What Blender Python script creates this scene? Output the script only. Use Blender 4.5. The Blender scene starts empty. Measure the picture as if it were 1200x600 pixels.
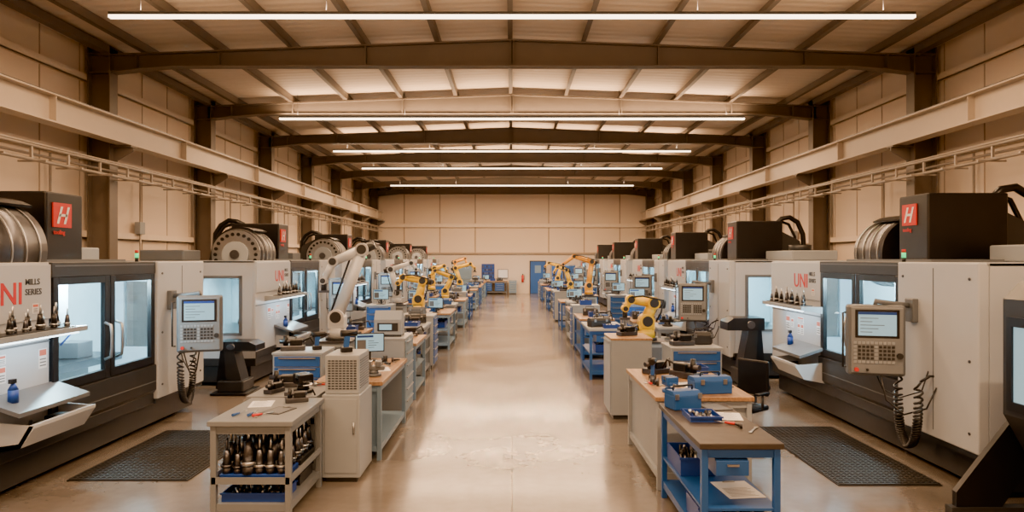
import bpy, bmesh, math, random
from mathutils import Vector, Matrix
random.seed(7)
sc=bpy.context.scene
# ---------------------------------------------------------------- materials
def mat(name,col,rough=0.45,metal=0.0,var=0.08,scale=6.0,bump=0.0,emit=None,es=0.0,spec=None):
    m=bpy.data.materials.new(name); m.use_nodes=True
    nt=m.node_tree; n=nt.nodes; l=nt.links
    p=n['Principled BSDF']
    tc=n.new('ShaderNodeTexCoord'); nz=n.new('ShaderNodeTexNoise')
    nz.inputs['Scale'].default_value=scale; nz.inputs['Detail'].default_value=4
    l.new(tc.outputs['Object'],nz.inputs['Vector'])
    mx=n.new('ShaderNodeMix'); mx.data_type='RGBA'
    mx.inputs[6].default_value=tuple(c*(1-var) for c in col)+(1,)
    mx.inputs[7].default_value=tuple(min(1,c*(1+var)) for c in col)+(1,)
    l.new(nz.outputs['Fac'],mx.inputs[0]); l.new(mx.outputs[2],p.inputs['Base Color'])
    mr=n.new('ShaderNodeMapRange'); mr.inputs[3].default_value=max(0.03,rough*0.8); mr.inputs[4].default_value=min(1,rough*1.2)
    l.new(nz.outputs['Fac'],mr.inputs[0]); l.new(mr.outputs[0],p.inputs['Roughness'])
    p.inputs['Metallic'].default_value=metal
    if spec is not None: p.inputs['Specular IOR Level'].default_value=spec
    if bump:
        b=n.new('ShaderNodeBump'); b.inputs['Strength'].default_value=bump; b.inputs['Distance'].default_value=0.01
        l.new(nz.outputs['Fac'],b.inputs['Height']); l.new(b.outputs[0],p.inputs['Normal'])
    if emit:
        p.inputs['Emission Color'].default_value=emit+(1,); p.inputs['Emission Strength'].default_value=es
    return m
M={}
M['white']=mat('machine_white_paint',(0.46,0.49,0.53),0.32,var=0.03)
M['lgrey']=mat('light_grey_paint',(0.29,0.315,0.34),0.4,var=0.04)
M['cgrey']=mat('cart_grey_paint',(0.18,0.195,0.21),0.4,var=0.05)
M['mgrey']=mat('mid_grey_paint',(0.12,0.13,0.142),0.4,var=0.05)
M['dark']=mat('dark_grey_paint',(0.026,0.027,0.029),0.38,var=0.1)
M['black']=mat('black_plastic',(0.008,0.008,0.010),0.35,var=0.2)
M['rubber']=mat('black_rubber',(0.02,0.02,0.02),0.7,var=0.2,bump=0.3,scale=40)
M['steel']=mat('brushed_steel',(0.45,0.46,0.47),0.3,1.0,var=0.1,scale=20)
M['dsteel']=mat('dark_steel',(0.11,0.11,0.12),0.35,0.9,var=0.2,scale=20)
M['blue']=mat('blue_paint',(0.016,0.085,0.30),0.38,var=0.08)
M['bluegrey']=mat('bluegrey_paint',(0.16,0.24,0.33),0.4,var=0.05)
M['bin']=mat('blue_plastic_bin',(0.010,0.05,0.26),0.4)
M['red']=mat('red_paint',(0.55,0.015,0.010),0.4)
M['yellow']=mat('robot_yellow',(0.80,0.50,0.02),0.35,var=0.04)
M['orange']=mat('robot_orange',(0.72,0.33,0.03),0.35,var=0.04)
M['rwhite']=mat('robot_white',(0.60,0.61,0.62),0.35,var=0.03)
M['paper']=mat('paper',(0.75,0.76,0.78),0.7)
M['beam']=mat('frame_steel_paint',(0.150,0.124,0.102),0.5,var=0.1,scale=3)
M['purlin']=mat('purlin_galv',(0.14,0.114,0.094),0.5,var=0.1,scale=3)
M['rail']=mat('runway_cream_paint',(0.50,0.42,0.335),0.45,var=0.05)
M['pipe']=mat('conduit_steel',(0.38,0.33,0.28),0.4,0.3)
M['wall']=mat('wall_cladding_cream',(0.70,0.575,0.45),0.55,var=0.04,scale=0.6)
M['wall2']=mat('wall_cladding_lower',(0.62,0.515,0.41),0.55,var=0.04,scale=0.6)
M['trim']=mat('wall_trim',(0.74,0.62,0.49),0.5)
M['seam']=mat('panel_seam',(0.38,0.29,0.21),0.6)
M['led']=mat('led_diffuser_warm',(0.9,0.8,0.7),0.4,emit=(1.0,0.74,0.50),es=6.0)
M['mled']=mat('machine_led',(0.9,0.95,1),0.4,emit=(0.80,0.95,1.0),es=5.0)
M['screen_window']=mat('lcd_screen_window_glow',(0.1,0.2,0.25),0.2,emit=(0.55,0.80,0.90),es=0.5,var=0.1,scale=25)
M['green']=mat('green_beacon',(0.05,0.6,0.2),0.3,emit=(0.05,1.0,0.35),es=0.8)
M['gsticker']=mat('sticker_red',(0.6,0.15,0.1),0.6)
M['inner']=mat('machine_interior_steel',(0.64,0.76,0.79),0.4,0.0,var=0.1)

def woodmat():
    m=bpy.data.materials.new('bench_wood'); m.use_nodes=True; nt=m.node_tree;n=nt.nodes;l=nt.links;p=n['Principled BSDF']
    tc=n.new('ShaderNodeTexCoord'); mp=n.new('ShaderNodeMapping'); mp.inputs['Scale'].default_value=(14,1.2,14)
    nz=n.new('ShaderNodeTexNoise'); nz.inputs['Scale'].default_value=2.5; nz.inputs['Detail'].default_value=8; nz.inputs['Distortion'].default_value=0.6
    cr=n.new('ShaderNodeValToRGB'); cr.color_ramp.elements[0].position=0.3; cr.color_ramp.elements[0].color=(0.22,0.12,0.055,1)
    cr.color_ramp.elements[1].position=0.7; cr.color_ramp.elements[1].color=(0.40,0.25,0.13,1)
    l.new(tc.outputs['Object'],mp.inputs[0]); l.new(mp.outputs[0],nz.inputs['Vector']); l.new(nz.outputs['Fac'],cr.inputs[0]); l.new(cr.outputs[0],p.inputs['Base Color'])
    p.inputs['Roughness'].default_value=0.38
    return m
M['wood']=woodmat()
M['dwood']=mat('dark_bench_top',(0.045,0.036,0.030),0.42,var=0.25,scale=9)
def glassmat():
    m=bpy.data.materials.new('window_polycarbonate'); m.use_nodes=True; nt=m.node_tree;n=nt.nodes;l=nt.links
    for x in list(n):
        if x.type!='OUTPUT_MATERIAL': n.remove(x)
    out=[x for x in n if x.type=='OUTPUT_MATERIAL'][0]
    t=n.new('ShaderNodeBsdfTransparent'); t.inputs[0].default_value=(0.92,0.96,0.97,1)
    g=n.new('ShaderNodeBsdfGlossy'); g.inputs['Roughness'].default_value=0.08
    nz=n.new('ShaderNodeTexNoise'); nz.inputs['Scale'].default_value=3
    mr=n.new('ShaderNodeMapRange'); mr.inputs[3].default_value=0.05; mr.inputs[4].default_value=0.12
    l.new(nz.outputs['Fac'],mr.inputs[0])
    mx=n.new('ShaderNodeMixShader'); l.new(mr.outputs[0],mx.inputs[0]); l.new(t.outputs[0],mx.inputs[1]); l.new(g.outputs[0],mx.inputs[2]); l.new(mx.outputs[0],out.inputs[0])
    return m
M['glass']=glassmat()
def floormat():
    m=bpy.data.materials.new('polished_concrete'); m.use_nodes=True; nt=m.node_tree;n=nt.nodes;l=nt.links;p=n['Principled BSDF']
    tc=n.new('ShaderNodeTexCoord')
    a=n.new('ShaderNodeTexNoise'); a.inputs['Scale'].default_value=0.55; a.inputs['Detail'].default_value=8; a.inputs['Roughness'].default_value=0.65
    b=n.new('ShaderNodeTexNoise'); b.inputs['Scale'].default_value=9; b.inputs['Detail'].default_value=6
    for q in (a,b): l.new(tc.outputs['Object'],q.inputs['Vector'])
    cr=n.new('ShaderNodeValToRGB'); cr.color_ramp.elements[0].position=0.32; cr.color_ramp.elements[0].color=(0.155,0.132,0.112,1)
    cr.color_ramp.elements[1].position=0.7; cr.color_ramp.elements[1].color=(0.27,0.232,0.198,1)
    l.new(a.outputs['Fac'],cr.inputs[0])
    mx=n.new('ShaderNodeMix'); mx.data_type='RGBA'; mx.blend_type='MULTIPLY'; mx.inputs[0].default_value=0.25
    l.new(cr.outputs[0],mx.inputs[6]); l.new(b.outputs['Fac'],mx.inputs[7])
    sp=n.new('ShaderNodeSeparateXYZ'); l.new(tc.outputs['Object'],sp.inputs[0])
    def line(out,off,half,w):
        ad=n.new('ShaderNodeMath'); ad.operation='ADD'; ad.inputs[1].default_value=off; l.new(out,ad.inputs[0])
        pp=n.new('ShaderNodeMath'); pp.operation='PINGPONG'; pp.inputs[1].default_value=half; l.new(ad.outputs[0],pp.inputs[0])
        lt=n.new('ShaderNodeMath'); lt.operation='LESS_THAN'; lt.inputs[1].default_value=w; l.new(pp.outputs[0],lt.inputs[0]); return lt.outputs[0]
    lx=line(sp.outputs[0],0.0,2.9,0.007); ly=line(sp.outputs[1],0.4,2.5,0.010)
    mm=n.new('ShaderNodeMath'); mm.operation='MAXIMUM'; l.new(lx,mm.inputs[0]); l.new(ly,mm.inputs[1])
    m2=n.new('ShaderNodeMix'); m2.data_type='RGBA'; m2.inputs[7].default_value=(0.04,0.032,0.026,1)
    sc_=n.new('ShaderNodeMath'); sc_.operation='MULTIPLY'; sc_.inputs[1].default_value=0.9; l.new(mm.outputs[0],sc_.inputs[0])
    l.new(sc_.outputs[0],m2.inputs[0]); l.new(mx.outputs[2],m2.inputs[6]); l.new(m2.outputs[2],p.inputs['Base Color'])
    mr=n.new('ShaderNodeMapRange'); mr.inputs[1].default_value=0.3; mr.inputs[2].default_value=0.7; mr.inputs[3].default_value=0.12; mr.inputs[4].default_value=0.26
    l.new(a.outputs['Fac'],mr.inputs[0]); l.new(mr.outputs[0],p.inputs['Roughness'])
    p.inputs['Specular IOR Level'].default_value=0.9; p.inputs['IOR'].default_value=1.55
    p.inputs['Coat Weight'].default_value=0.25; p.inputs['Coat Roughness'].default_value=0.09
    bp=n.new('ShaderNodeBump'); bp.inputs['Strength'].default_value=0.04; bp.inputs['Distance'].default_value=0.01; l.new(b.outputs['Fac'],bp.inputs['Height']); l.new(bp.outputs[0],p.inputs['Normal'])
    return m
M['floor']=floormat()
def ceilmat():
    m=mat('roof_liner',(0.64,0.53,0.42),0.6,var=0.04,scale=1.0); nt=m.node_tree;n=nt.nodes;l=nt.links;p=n['Principled BSDF']
    tc=n.new('ShaderNodeTexCoord'); w=n.new('ShaderNodeTexWave'); w.bands_direction='Y'; w.inputs['Scale'].default_value=1.2
    l.new(tc.outputs['Object'],w.inputs['Vector']); b=n.new('ShaderNodeBump'); b.inputs['Strength'].default_value=0.35; b.inputs['Distance'].default_value=0.03
    l.new(w.outputs['Fac'],b.inputs['Height']); l.new(b.outputs[0],p.inputs['Normal']); return m
M['ceil']=ceilmat()

# ---------------------------------------------------------------- mesh builder
class B:
    def __init__(s): s.bm=bmesh.new(); s.m=[]; s.X=Matrix.Identity(4)
    def mi(s,k):
        if k not in s.m: s.m.append(k)
        return s.m.index(k)
    def addverts(s,vs,fs,k,smooth=False):
        i=s.mi(k); V=[s.bm.verts.new(s.X@Vector(v)) for v in vs]
        for f in fs:
            try: F=s.bm.faces.new([V[a] for a in f])
            except Exception: continue
            F.material_index=i; F.smooth=smooth
        return V
    def box(s,x0,x1,y0,y1,z0,z1,k,bev=0.0):
        if bev<=0:
            s.addverts([(x0,y0,z0),(x1,y0,z0),(x1,y1,z0),(x0,y1,z0),(x0,y0,z1),(x1,y0,z1),(x1,y1,z1),(x0,y1,z1)],
              [(0,3,2,1),(4,5,6,7),(0,1,5,4),(1,2,6,5),(2,3,7,6),(3,0,4,7)],k)
        else:
            t=bmesh.new(); bmesh.ops.create_cube(t,size=1)
            for v in t.verts: v.co=Vector(((x0+x1)/2+v.co.x*(x1-x0),(y0+y1)/2+v.co.y*(y1-y0),(z0+z1)/2+v.co.z*(z1-z0)))
            bmesh.ops.bevel(t,geom=t.edges[:],offset=bev,segments=2,affect='EDGES',profile=0.5)
            t.verts.index_update()
            s.addverts([v.co.copy() for v in t.verts],[[v.index for v in f.verts] for f in t.faces],k); t.free()
    def prism(s,poly,ax,a0,a1,k):
        def P(p,a): return {0:(a,p[0],p[1]),1:(p[0],a,p[1]),2:(p[0],p[1],a)}[ax]
        n=len(poly); vs=[P(p,a0) for p in poly]+[P(p,a1) for p in poly]
        fs=[tuple(range(n)),tuple(range(2*n-1,n-1,-1))]+[(i,i+n,(i+1)%n+n,(i+1)%n) for i in range(n)]
        s.addverts(vs,fs,k)
    def cyl(s,p0,p1,r,k,r2=None,seg=16):
        r2=r if r2 is None else r2
        p0=Vector(p0);p1=Vector(p1); d=(p1-p0).normalized()
        a=Vector((0,0,1)) if abs(d.z)<0.9 else Vector((1,0,0)); u=d.cross(a).normalized(); w=d.cross(u)
        i=s.mi(k); A=[];C=[]
        for j in range(seg):
            t=2*math.pi*j/seg; o=u*math.cos(t)+w*math.sin(t)
            A.append(s.bm.verts.new(s.X@(p0+o*r))); C.append(s.bm.verts.new(s.X@(p1+o*r2)))
        for j in range(seg):
            q=(j+1)%seg; F=s.bm.faces.new((A[j],A[q],C[q],C[j])); F.smooth=True; F.material_index=i
        F=s.bm.faces.new(A[::-1]); F.material_index=i; F=s.bm.faces.new(C); F.material_index=i
    def tube(s,pts,r,k,seg=8):
        pts=[Vector(p) for p in pts]; i=s.mi(k); rings=[]; u=None
        for j,p in enumerate(pts):
            d=(pts[min(j+1,len(pts)-1)]-pts[max(j-1,0)]).normalized()
            if u is None:
                a=Vector((0,0,1)) if abs(d.z)<0.9 else Vector((1,0,0)); u=d.cross(a).normalized()
            else:
                u=(u-d*u.dot(d)).normalized()
            w=d.cross(u)
            rings.append([s.bm.verts.new(s.X@(p+(u*math.cos(2*math.pi*q/seg)+w*math.sin(2*math.pi*q/seg))*r)) for q in range(seg)])
        for a,b in zip(rings,rings[1:]):
            for q in range(seg):
                F=s.bm.faces.new((a[q],a[(q+1)%seg],b[(q+1)%seg],b[q])); F.smooth=True; F.material_index=i
        for rr in (rings[0][::-1],rings[-1]):
            F=s.bm.faces.new(rr); F.material_index=i
    def text(s,txt,size,mtx,k):
        c=bpy.data.curves.new('t','FONT'); c.body=txt; c.size=size; c.extrude=0.002; c.resolution_u=3; c.offset=size*0.012
        o=bpy.data.objects.new('t',c); sc.collection.objects.link(o)
        dg=bpy.context.evaluated_depsgraph_get(); me=o.evaluated_get(dg).to_mesh()
        s.addverts([mtx@v.co for v in me.vertices],[list(p.vertices) for p in me.polygons],k)
        bpy.data.objects.remove(o); bpy.data.curves.remove(c)
    def finish(s,name,origin=(0,0,0),link=True):
        bmesh.ops.recalc_face_normals(s.bm,faces=s.bm.faces[:])
        me=bpy.data.meshes.new(name); o=Vector(origin)
        for v in s.bm.verts: v.co-=o
        s.bm.to_mesh(me); s.bm.free()
        for k in s.m: me.materials.append(M[k])
        if not link: return me
        ob=bpy.data.objects.new(name,me); ob.location=o; sc.collection.objects.link(ob); return ob
def inst(name,me,loc,rz=0,parent=None):
    ob=bpy.data.objects.new(name,me); ob.location=loc; ob.rotation_euler=(0,0,rz); sc.collection.objects.link(ob)
    if parent: ob.parent=parent
    return ob
def T(x,y,z): return Matrix.Translation((x,y,z))
def RZ(a): return Matrix.Rotation(a,4,'Z')

# ---------------------------------------------------------------- room shell
WX=9.35; Y0=-7.0; Y1=45.0; EH=6.95; RH=7.30
b=B(); b.box(-WX,WX,Y0,Y1,-0.2,0,'floor'); b.finish('floor')
def roofz(x): return RH-(RH-EH)*abs(x)/WX
b=B()
b.prism([(-WX,EH),(0,RH),(WX,EH),(WX,EH+0.15),(0,RH+0.15),(-WX,EH+0.15)],1,Y0,Y1,'ceil'); b.finish('ceiling')
for side,sx in (('left',-1),('right',1)):
    b=B()
    xs=sorted((sx*WX,sx*(WX+0.15)))
    b.box(xs[0],xs[1],Y0,Y1,0,EH+0.15,'wall')
    y=Y0+0.5
    while y<Y1:
        xx=sorted((sx*WX,sx*(WX-0.012))); b.box(xx[0],xx[1],y-0.012,y+0.012,0,EH,'seam'); y+=1.25
    b.finish('wall_'+side)
    b=B()
    for z,h in ((2.75,0.14),(4.45,0.14),(6.15,0.14)):
        xx=sorted((sx*(WX-0.015),sx*(WX-0.10))); b.box(xx[0],xx[1],Y0,Y1,z,z+0.02,'trim'); b.box(xx[0],xx[1],Y0,Y1,z+h,z+h+0.02,'trim')
        x2=sorted((sx*(WX-0.08),sx*(WX-0.10))); b.box(x2[0],x2[1],Y0,Y1,z,z+h,'trim')
    b.finish('trim_girts_'+side)
b=B(); b.box(-WX,WX,Y1,Y1+0.15,0,RH,'wall')
for x in (-7.1,-4.75,-2.42,2.42,4.75,7.1): b.box(x-0.035,x+0.035,Y1-0.03,Y1,0,RH,'seam')
b.box(-WX,WX,Y1-0.04,Y1,0,2.6,'wall2')
b.finish('wall_back')
b=B(); b.box(-WX,WX,Y1-0.2,Y1-0.05,4.35,4.6,'trim'); b.box(-WX,WX,Y1-0.2,Y1-0.05,2.6,2.7,'seam'); b.finish('trim_back')
b=B(); b.box(-WX,WX,Y0-0.15,Y0,0,RH,'wall'); b.finish('wall_front')
# ---------------------------------------------------------------- portal frames
def frame_mesh():
    b=B(); zt=lambda x: roofz(x)-0.21
    N=24; hb=lambda x: 6.50 if abs(x)<7.6 else 6.50-(abs(x)-7.6)*0.12
    xs=[-8.9+17.8*i/N for i in range(N+1)]
    for a,c in zip(xs,xs[1:]):
        b.prism([(a,hb(a)),(c,hb(c)),(c,zt(c)),(a,zt(a))],1,-0.012,0.012,'beam')
        b.prism([(a,hb(a)),(c,hb(c)),(c,hb(c)+0.03),(a,hb(a)+0.03)],1,-0.13,0.13,'beam')
        b.prism([(a,zt(a)-0.03),(c,zt(c)-0.03),(c,zt(c)),(a,zt(a))],1,-0.13,0.13,'beam')
    for x in (-0.03,0.03,-3.2,3.2,-6.4,6.4,-8.2,8.2):
        b.box(x-0.012,x+0.012,-0.12,0.12,hb(x)+0.02,zt(x)-0.02,'beam')
    for sx in (-1,1):
        for xa in (8.75,9.22):
            xx=sorted((sx*xa,sx*(xa+0.03))); b.box(xx[0],xx[1],-0.15,0.15,0,6.9,'beam')
        xx=sorted((sx*8.77,sx*9.23)); b.box(xx[0],xx[1],-0.012,0.012,0,6.9,'beam')
        for z in (4.45,5.4,6.35,6.75):
            b.box(xx[0],xx[1],-0.14,0.14,z,z+0.02,'beam')
        xx=sorted((sx*8.6,sx*9.25)); b.box(xx[0],xx[1],-0.2,0.2,0,0.03,'beam')
        xx=sorted((sx*8.30,sx*8.75)); b.box(xx[0],xx[1],-0.12,0.12,4.74,4.77,'beam')
        b.prism([(sx*8.75,4.40),(sx*8.75,4.74),(sx*8.32,4.74),(sx*8.32,4.66)],1,-0.012,0.012,'beam')
        b.tube([(sx*3.2,0.02,6.55),(sx*3.2,0.5,roofz(3.2)-0.15)],0.018,'beam',6)
    return b.finish('portal_frame',link=False)
fm=frame_mesh()
for y in (-5,0,5,10,15,20,25,30,35,40,44.6): inst('portal_frame',fm,(0,y,0))
b=B()
for i in range(-5,6):
    x=i*1.6; z=roofz(x)
    b.box(x-0.012,x+0.012,Y0,Y1,z-0.2,z-0.012,'purlin'); b.box(x-0.09,x+0.012,Y0,Y1,z-0.205,z-0.19,'purlin')
for sx in (-1,1):
    x=sx*8.85; b.box(x-0.1,x+0.1,Y0,Y1,roofz(x)-0.20,roofz(x)-0.03,'purlin')
b.finish('roof_purlins')
# ---------------------------------------------------------------- runway beams, conduits
for side,sx in (('left',-1),('right',1)):
    b=B(); y0,y1=Y0+0.3,44.3
    def bx(xa,xb,za,zb,k='rail'):
        xx=sorted((sx*xa,sx*xb)); b.box(xx[0],xx[1],y0,y1,za,zb,k)
    bx(8.32,8.64,5.28,5.31); bx(8.32,8.64,4.78,4.81); bx(8.47,8.50,4.81,5.28); bx(8.45,8.52,5.31,5.37,'dsteel')
    y=2.5
    while y<44:
        xx=sorted((sx*8.34,sx*8.47)); b.box(xx[0],xx[1],y-0.01,y+0.01,4.81,5.28,'rail'); y+=5
    b.finish('crane_runway_beam')
    b=B()
    for xa,z,r in ((8.45,4.30,0.035),(8.45,4.05,0.035),(8.62,4.18,0.025),(8.2,4.28,0.02)):
        b.cyl((sx*xa,Y0+0.4,z),(sx*xa,44.2,z),r,'pipe',seg=8)
    y=Y0+1
    while y<44:
        xx=sorted((sx*8.18,sx*8.74 if abs((y)%5)<0.01 else sx*8.68))
        b.box(xx[0],xx[1],y-0.02,y+0.02,4.0,4.03,'pipe')
        xx=sorted((sx*8.43,sx*8.47)); b.box(xx[0],xx[1],y-0.02,y+0.02,4.03,4.34,'pipe'); y+=1.0
    b.finish('cable_ladder')
    b=B()
    for y in (6.3,11.2,13.6,16.9,22.3,27.6,32.5,37.5):
        b.cyl((sx*9.20,y,0.0),(sx*9.20,y,4.4),0.025,'pipe',seg=8)
        xx=sorted((sx*9.12,sx*9.30)); b.box(xx[0],xx[1],y-0.2,y+0.2,1.6,2.1,'mgrey',0.01); b.box(xx[0]+0.02,xx[1]-0.02,y-0.12,y+0.12,2.9,3.2,'lgrey',0.01)
    b.finish('wall_conduits')
    for y in (9.0,18.0,24.0,33.0):
        b=B()
        xx=sorted((sx*8.7,sx*9.1)); b.box(xx[0],xx[1],y-0.5,y+0.5,0.05,2.1,'lgrey',0.015); b.box(xx[0]-0.005,xx[1]+0.005,y-0.01,y+0.01,0.1,2.05,'dark'); b.box(xx[0]+0.03,xx[1]-0.03,y-0.45,y+0.45,0,0.05,'dark')
        b.finish('electrical_cabinet',(sx*8.9,y,0))
# ---------------------------------------------------------------- LED strips + lights
LC=(1.0,0.625,0.345)
for i,y in enumerate((-4.5,3.6,11.4,19.75,25.7,30.6,37.8)):  # first two strips are out of view, added to light the foreground
    z=6.36; b=B()
    b.box(-6.72,6.72,y-0.05,y+0.05,z,z+0.05,'mgrey'); b.box(-6.72,6.72,y-0.045,y+0.045,z-0.045,z,'led')
    for x in (-6.2,-3.1,3.1,6.2): b.cyl((x,y,z+0.05),(x,y,roofz(x)-0.02),0.006,'dsteel',seg=6)
    o=b.finish('led_strip_light',(0,y,z))
    for up in (0,1):
        k=(1,1.1,1,1,1,1.2,2.1)[i]
        L=bpy.data.lights.new('strip_area','AREA'); L.shape='RECTANGLE'; L.size=13.4; L.size_y=0.1; L.color=LC; L.energy=(790*k,270)[up]
        lo=bpy.data.objects.new('lamp_up' if up else 'lamp_down',L); lo.location=(0,0,0.09 if up else -0.06); lo.rotation_euler=(math.pi if up else 0,0,0)
        sc.collection.objects.link(lo); lo.parent=o

# ---------------------------------------------------------------- tool holder profile
def holder(b,x,y,z,s=1.0,k='dsteel',k2='steel'):
    b.cyl((x,y,z),(x,y,z+0.035*s),0.028*s,k,seg=10)
    b.cyl((x,y,z+0.035*s),(x,y,z+0.05*s),0.034*s,k2,seg=10)
    b.cyl((x,y,z+0.05*s),(x,y,z+0.13*s),0.026*s,k,0.016*s,seg=10)
    b.cyl((x,y,z+0.13*s),(x,y,z+0.20*s),0.008*s,k2,0.006*s,seg=8)
# ---------------------------------------------------------------- CNC machine
def machine(pdir,dyb,dyd,bh):
    b=B(); H=2.26; D=2.4; L=5.3
    for u in (0.3,2.0,3.6,5.0):
        for y in (0.3,2.1): b.cyl((u,y,0),(u,y,0.07),0.07,'dsteel',seg=10)
    b.box(0.03,L-0.03,0.10,D,0.06,0.36,'dark',0.01)
    b.box(0.0,L,0.0,D,0.36,0.50,'dark',0.01)
    b.prism([(0.0,0.50),(-0.04,0.55),(-0.04,0.88),(0.06,0.92),(0.10,0.92),(0.10,0.50)],0,1.86,3.96,'dark')
    b.box(1.9,3.92,-0.045,-0.041,0.66,0.67,'mgrey')
    b.box(0.0,1.88,0.0,0.05,0.50,H,'white',0.008)
    b.box(0.0,1.88,-0.02,0.0,1.68,H-0.02,'white',0.006)
    b.box(0.0,1.88,-0.005,0.0,1.44,1.46,'mgrey')
    b.box(0.0,1.88,-0.012,0.0,0.50,0.62,'dark')
    b.box(1.88,3.94,-0.03,0.06,2.10,H,'dark',0.008)
    b.box(1.92,3.90,-0.034,-0.03,2.215,2.23,'mgrey')
    for u0,u1 in ((1.90,2.90),(2.92,3.92)):
        b.box(u0,u0+0.09,-0.03,0.03,0.90,2.10,'black',0.006); b.box(u1-0.09,u1,-0.03,0.03,0.90,2.10,'black',0.006)
        b.box(u0+0.09,u1-0.09,-0.03,0.03,0.90,1.0,'black'); b.box(u0+0.09,u1-0.09,-0.03,0.03,2.02,2.10,'black')
        b.box(u0+0.09,u1-0.09,-0.004,0.002,1.0,2.02,'glass')
    for u in (2.80,3.02):
        b.tube([(u,-0.03,1.12),(u,-0.10,1.15),(u,-0.11,1.25),(u,-0.11,1.42),(u,-0.10,1.52),(u,-0.03,1.55)],0.017,'steel',8)
    b.box(3.94,L,-0.06,0.05,0.42,H,'white',0.015)
    b.box(4.6,4.61,-0.064,-0.06,0.5,H-0.06,'mgrey')
    b.box(3.94,L,-0.03,0.05,0.36,0.42,'dark')
    for u in (4.05,5.18):
        for z in (0.6,1.3,2.1): b.cyl((u,-0.06,z),(u,-0.07,z),0.015,'dsteel',seg=8)
    for u0,u1 in ((0,0.05),(L-0.05,L)):
        b.box(u0,u1,0.05,0.28,0.5,H,'white'); b.box(u0,u1,1.15,D,0.5,H,'white')
        b.box(u0,u1,0.28,1.15,0.5,0.95,'white'); b.box(u0,u1,0.28,1.15,1.95,H,'white')
        b.box(u0+0.02,u1-0.02,0.28,1.15,0.95,1.95,'glass')
        e=(u0-0.012,u0) if u0==0 else (u1,u1+0.012)
        b.box(e[0],e[1],0.24,0.30,0.91,1.99,'mgrey'); b.box(e[0],e[1],1.13,1.19,0.91,1.99,'mgrey'); b.box(e[0],e[1],0.24,1.19,0.91,0.96,'mgrey'); b.box(e[0],e[1],0.24,1.19,1.94,1.99,'mgrey')
        b.box(e[0],e[1],1.5,2.2,0.7,1.9,'lgrey',0.004)
    b.box(0,L,D-0.05,D,0.5,H,'lgrey')
    b.box(0.0,L,0.02,D,H-0.04,H,'lgrey',0.008)
    b.box(1.9,3.9,0.35,1.2,H,H+0.03,'mgrey')
    b.box(0.05,L-0.05,1.5,1.54,0.5,H-0.04,'inner')
    b.box(0.05,L-0.05,0.1,1.5,0.5,0.6,'inner')
    b.prism([(0.1,0.95),(0.1,0.6),(0.6,0.6)],0,0.05,L-0.05,'inner')
    b.box(1.8,4.0,0.45,1.05,0.95,1.05,'dsteel',0.01); b.box(2.3,3.5,0.6,1.0,0.6,0.95,'mgrey')
    b.box(2.6,3.2,1.0,1.5,0.9,H-0.05,'inner',0.01); b.box(2.68,3.12,0.6,1.05,1.5,H-0.05,'white',0.02); b.cyl((2.9,0.78,1.5),(2.9,0.78,1.32),0.09,'steel',0.06); b.cyl((2.9,0.78,1.32),(2.9,0.78,1.2),0.02,'steel')
    b.box(2.2,2.5,0.6,0.9,1.05,1.2,'dsteel',0.01); b.box(3.3,3.6,0.6,0.9,1.05,1.25,'mgrey',0.01)
    b.tube([(2.72,0.7,1.5),(2.66,0.6,1.35),(2.74,0.66,1.2)],0.012,'black',6); b.tube([(3.1,0.7,1.5),(3.16,0.6,1.38),(3.05,0.66,1.25)],0.012,'bin',6)
    b.box(0.3,L-0.3,0.12,0.17,2.16,2.20,'mled')
    b.prism([(0.0,1.50),(-0.34,1.55),(-0.34,1.60),(0.0,1.60)],0,0.45,1.98,'lgrey')
    b.box(0.5,1.9,-0.30,-0.27,1.528,1.54,'mled')
    for i in range(13):
        holder(b,0.6+i*0.10,-0.24+0.05*(i%2),1.60,0.95+0.17*((i*7)%3),'black' if i%3 else 'dsteel')
    b.box(0.55,1.85,-0.30,-0.12,1.60,1.612,'dark')
    for u,w,z,h in ((1.05,0.10,1.12,0.16),(1.17,0.10,1.12,0.16),(1.05,0.22,1.30,0.09),(1.72,0.12,1.18,0.20),(1.60,0.09,1.75,0.10),(0.6,0.16,1.15,0.22),(0.8,0.1,1.2,0.14)):
        b.box(u,u+w,-0.023 if z>1.7 else -0.003,-0.02 if z>1.7 else 0.0,z,z+h,'paper')
        y=-0.025 if z>1.7 else -0.005
        b.box(u+0.01,u+w-0.01,y,y+0.002,z+h*0.65,z+h-0.01,'gsticker')
        for q in range(3): b.box(u+0.015,u+w-0.015,y,y+0.002,z+h*(0.12+0.16*q),z+h*(0.18+0.16*q),'mgrey')
    b.prism([(0.0,0.98),(-0.36,0.86),(-0.36,0.90),(0.0,1.02)],0,0.95,1.98,'mgrey')
    b.prism([(0.0,0.50),(-0.30,0.56),(-0.42,0.74),(-0.42,0.77),(-0.38,0.77),(-0.28,0.60),(0,0.56)],0,1.05,1.98,'white')
    for u in (1.05,1.96): b.prism([(0.0,0.50),(-0.30,0.56),(-0.42,0.76),(0.0,0.80)],0,u,u+0.02,'white')
    b.cyl((1.2,-0.2,0.66),(1.8,-0.25,0.66),0.03,'dsteel',seg=8); b.box(1.3,1.6,-0.22,-0.1,0.62,0.70,'dark',0.01); b.box(1.65,1.85,-0.25,-0.1,0.62,0.72,'black',0.01); b.cyl((1.15,-0.3,0.68),(1.4,-0.15,0.72),0.02,'black',seg=8)
    b.cyl((1.15,-0.16,0.96),(1.15,-0.16,1.08),0.045,'bin',seg=12); b.cyl((1.15,-0.16,1.08),(1.15,-0.16,1.14),0.045,'bin',0.015,12); b.box(1.11,1.17,-0.18,-0.14,1.14,1.18,'black')
    FR=Matrix.Rotation(math.pi/2,4,'X')
    b.text('UNI',0.30,T(0.95,-0.022,1.86)@FR,'red')
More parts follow.
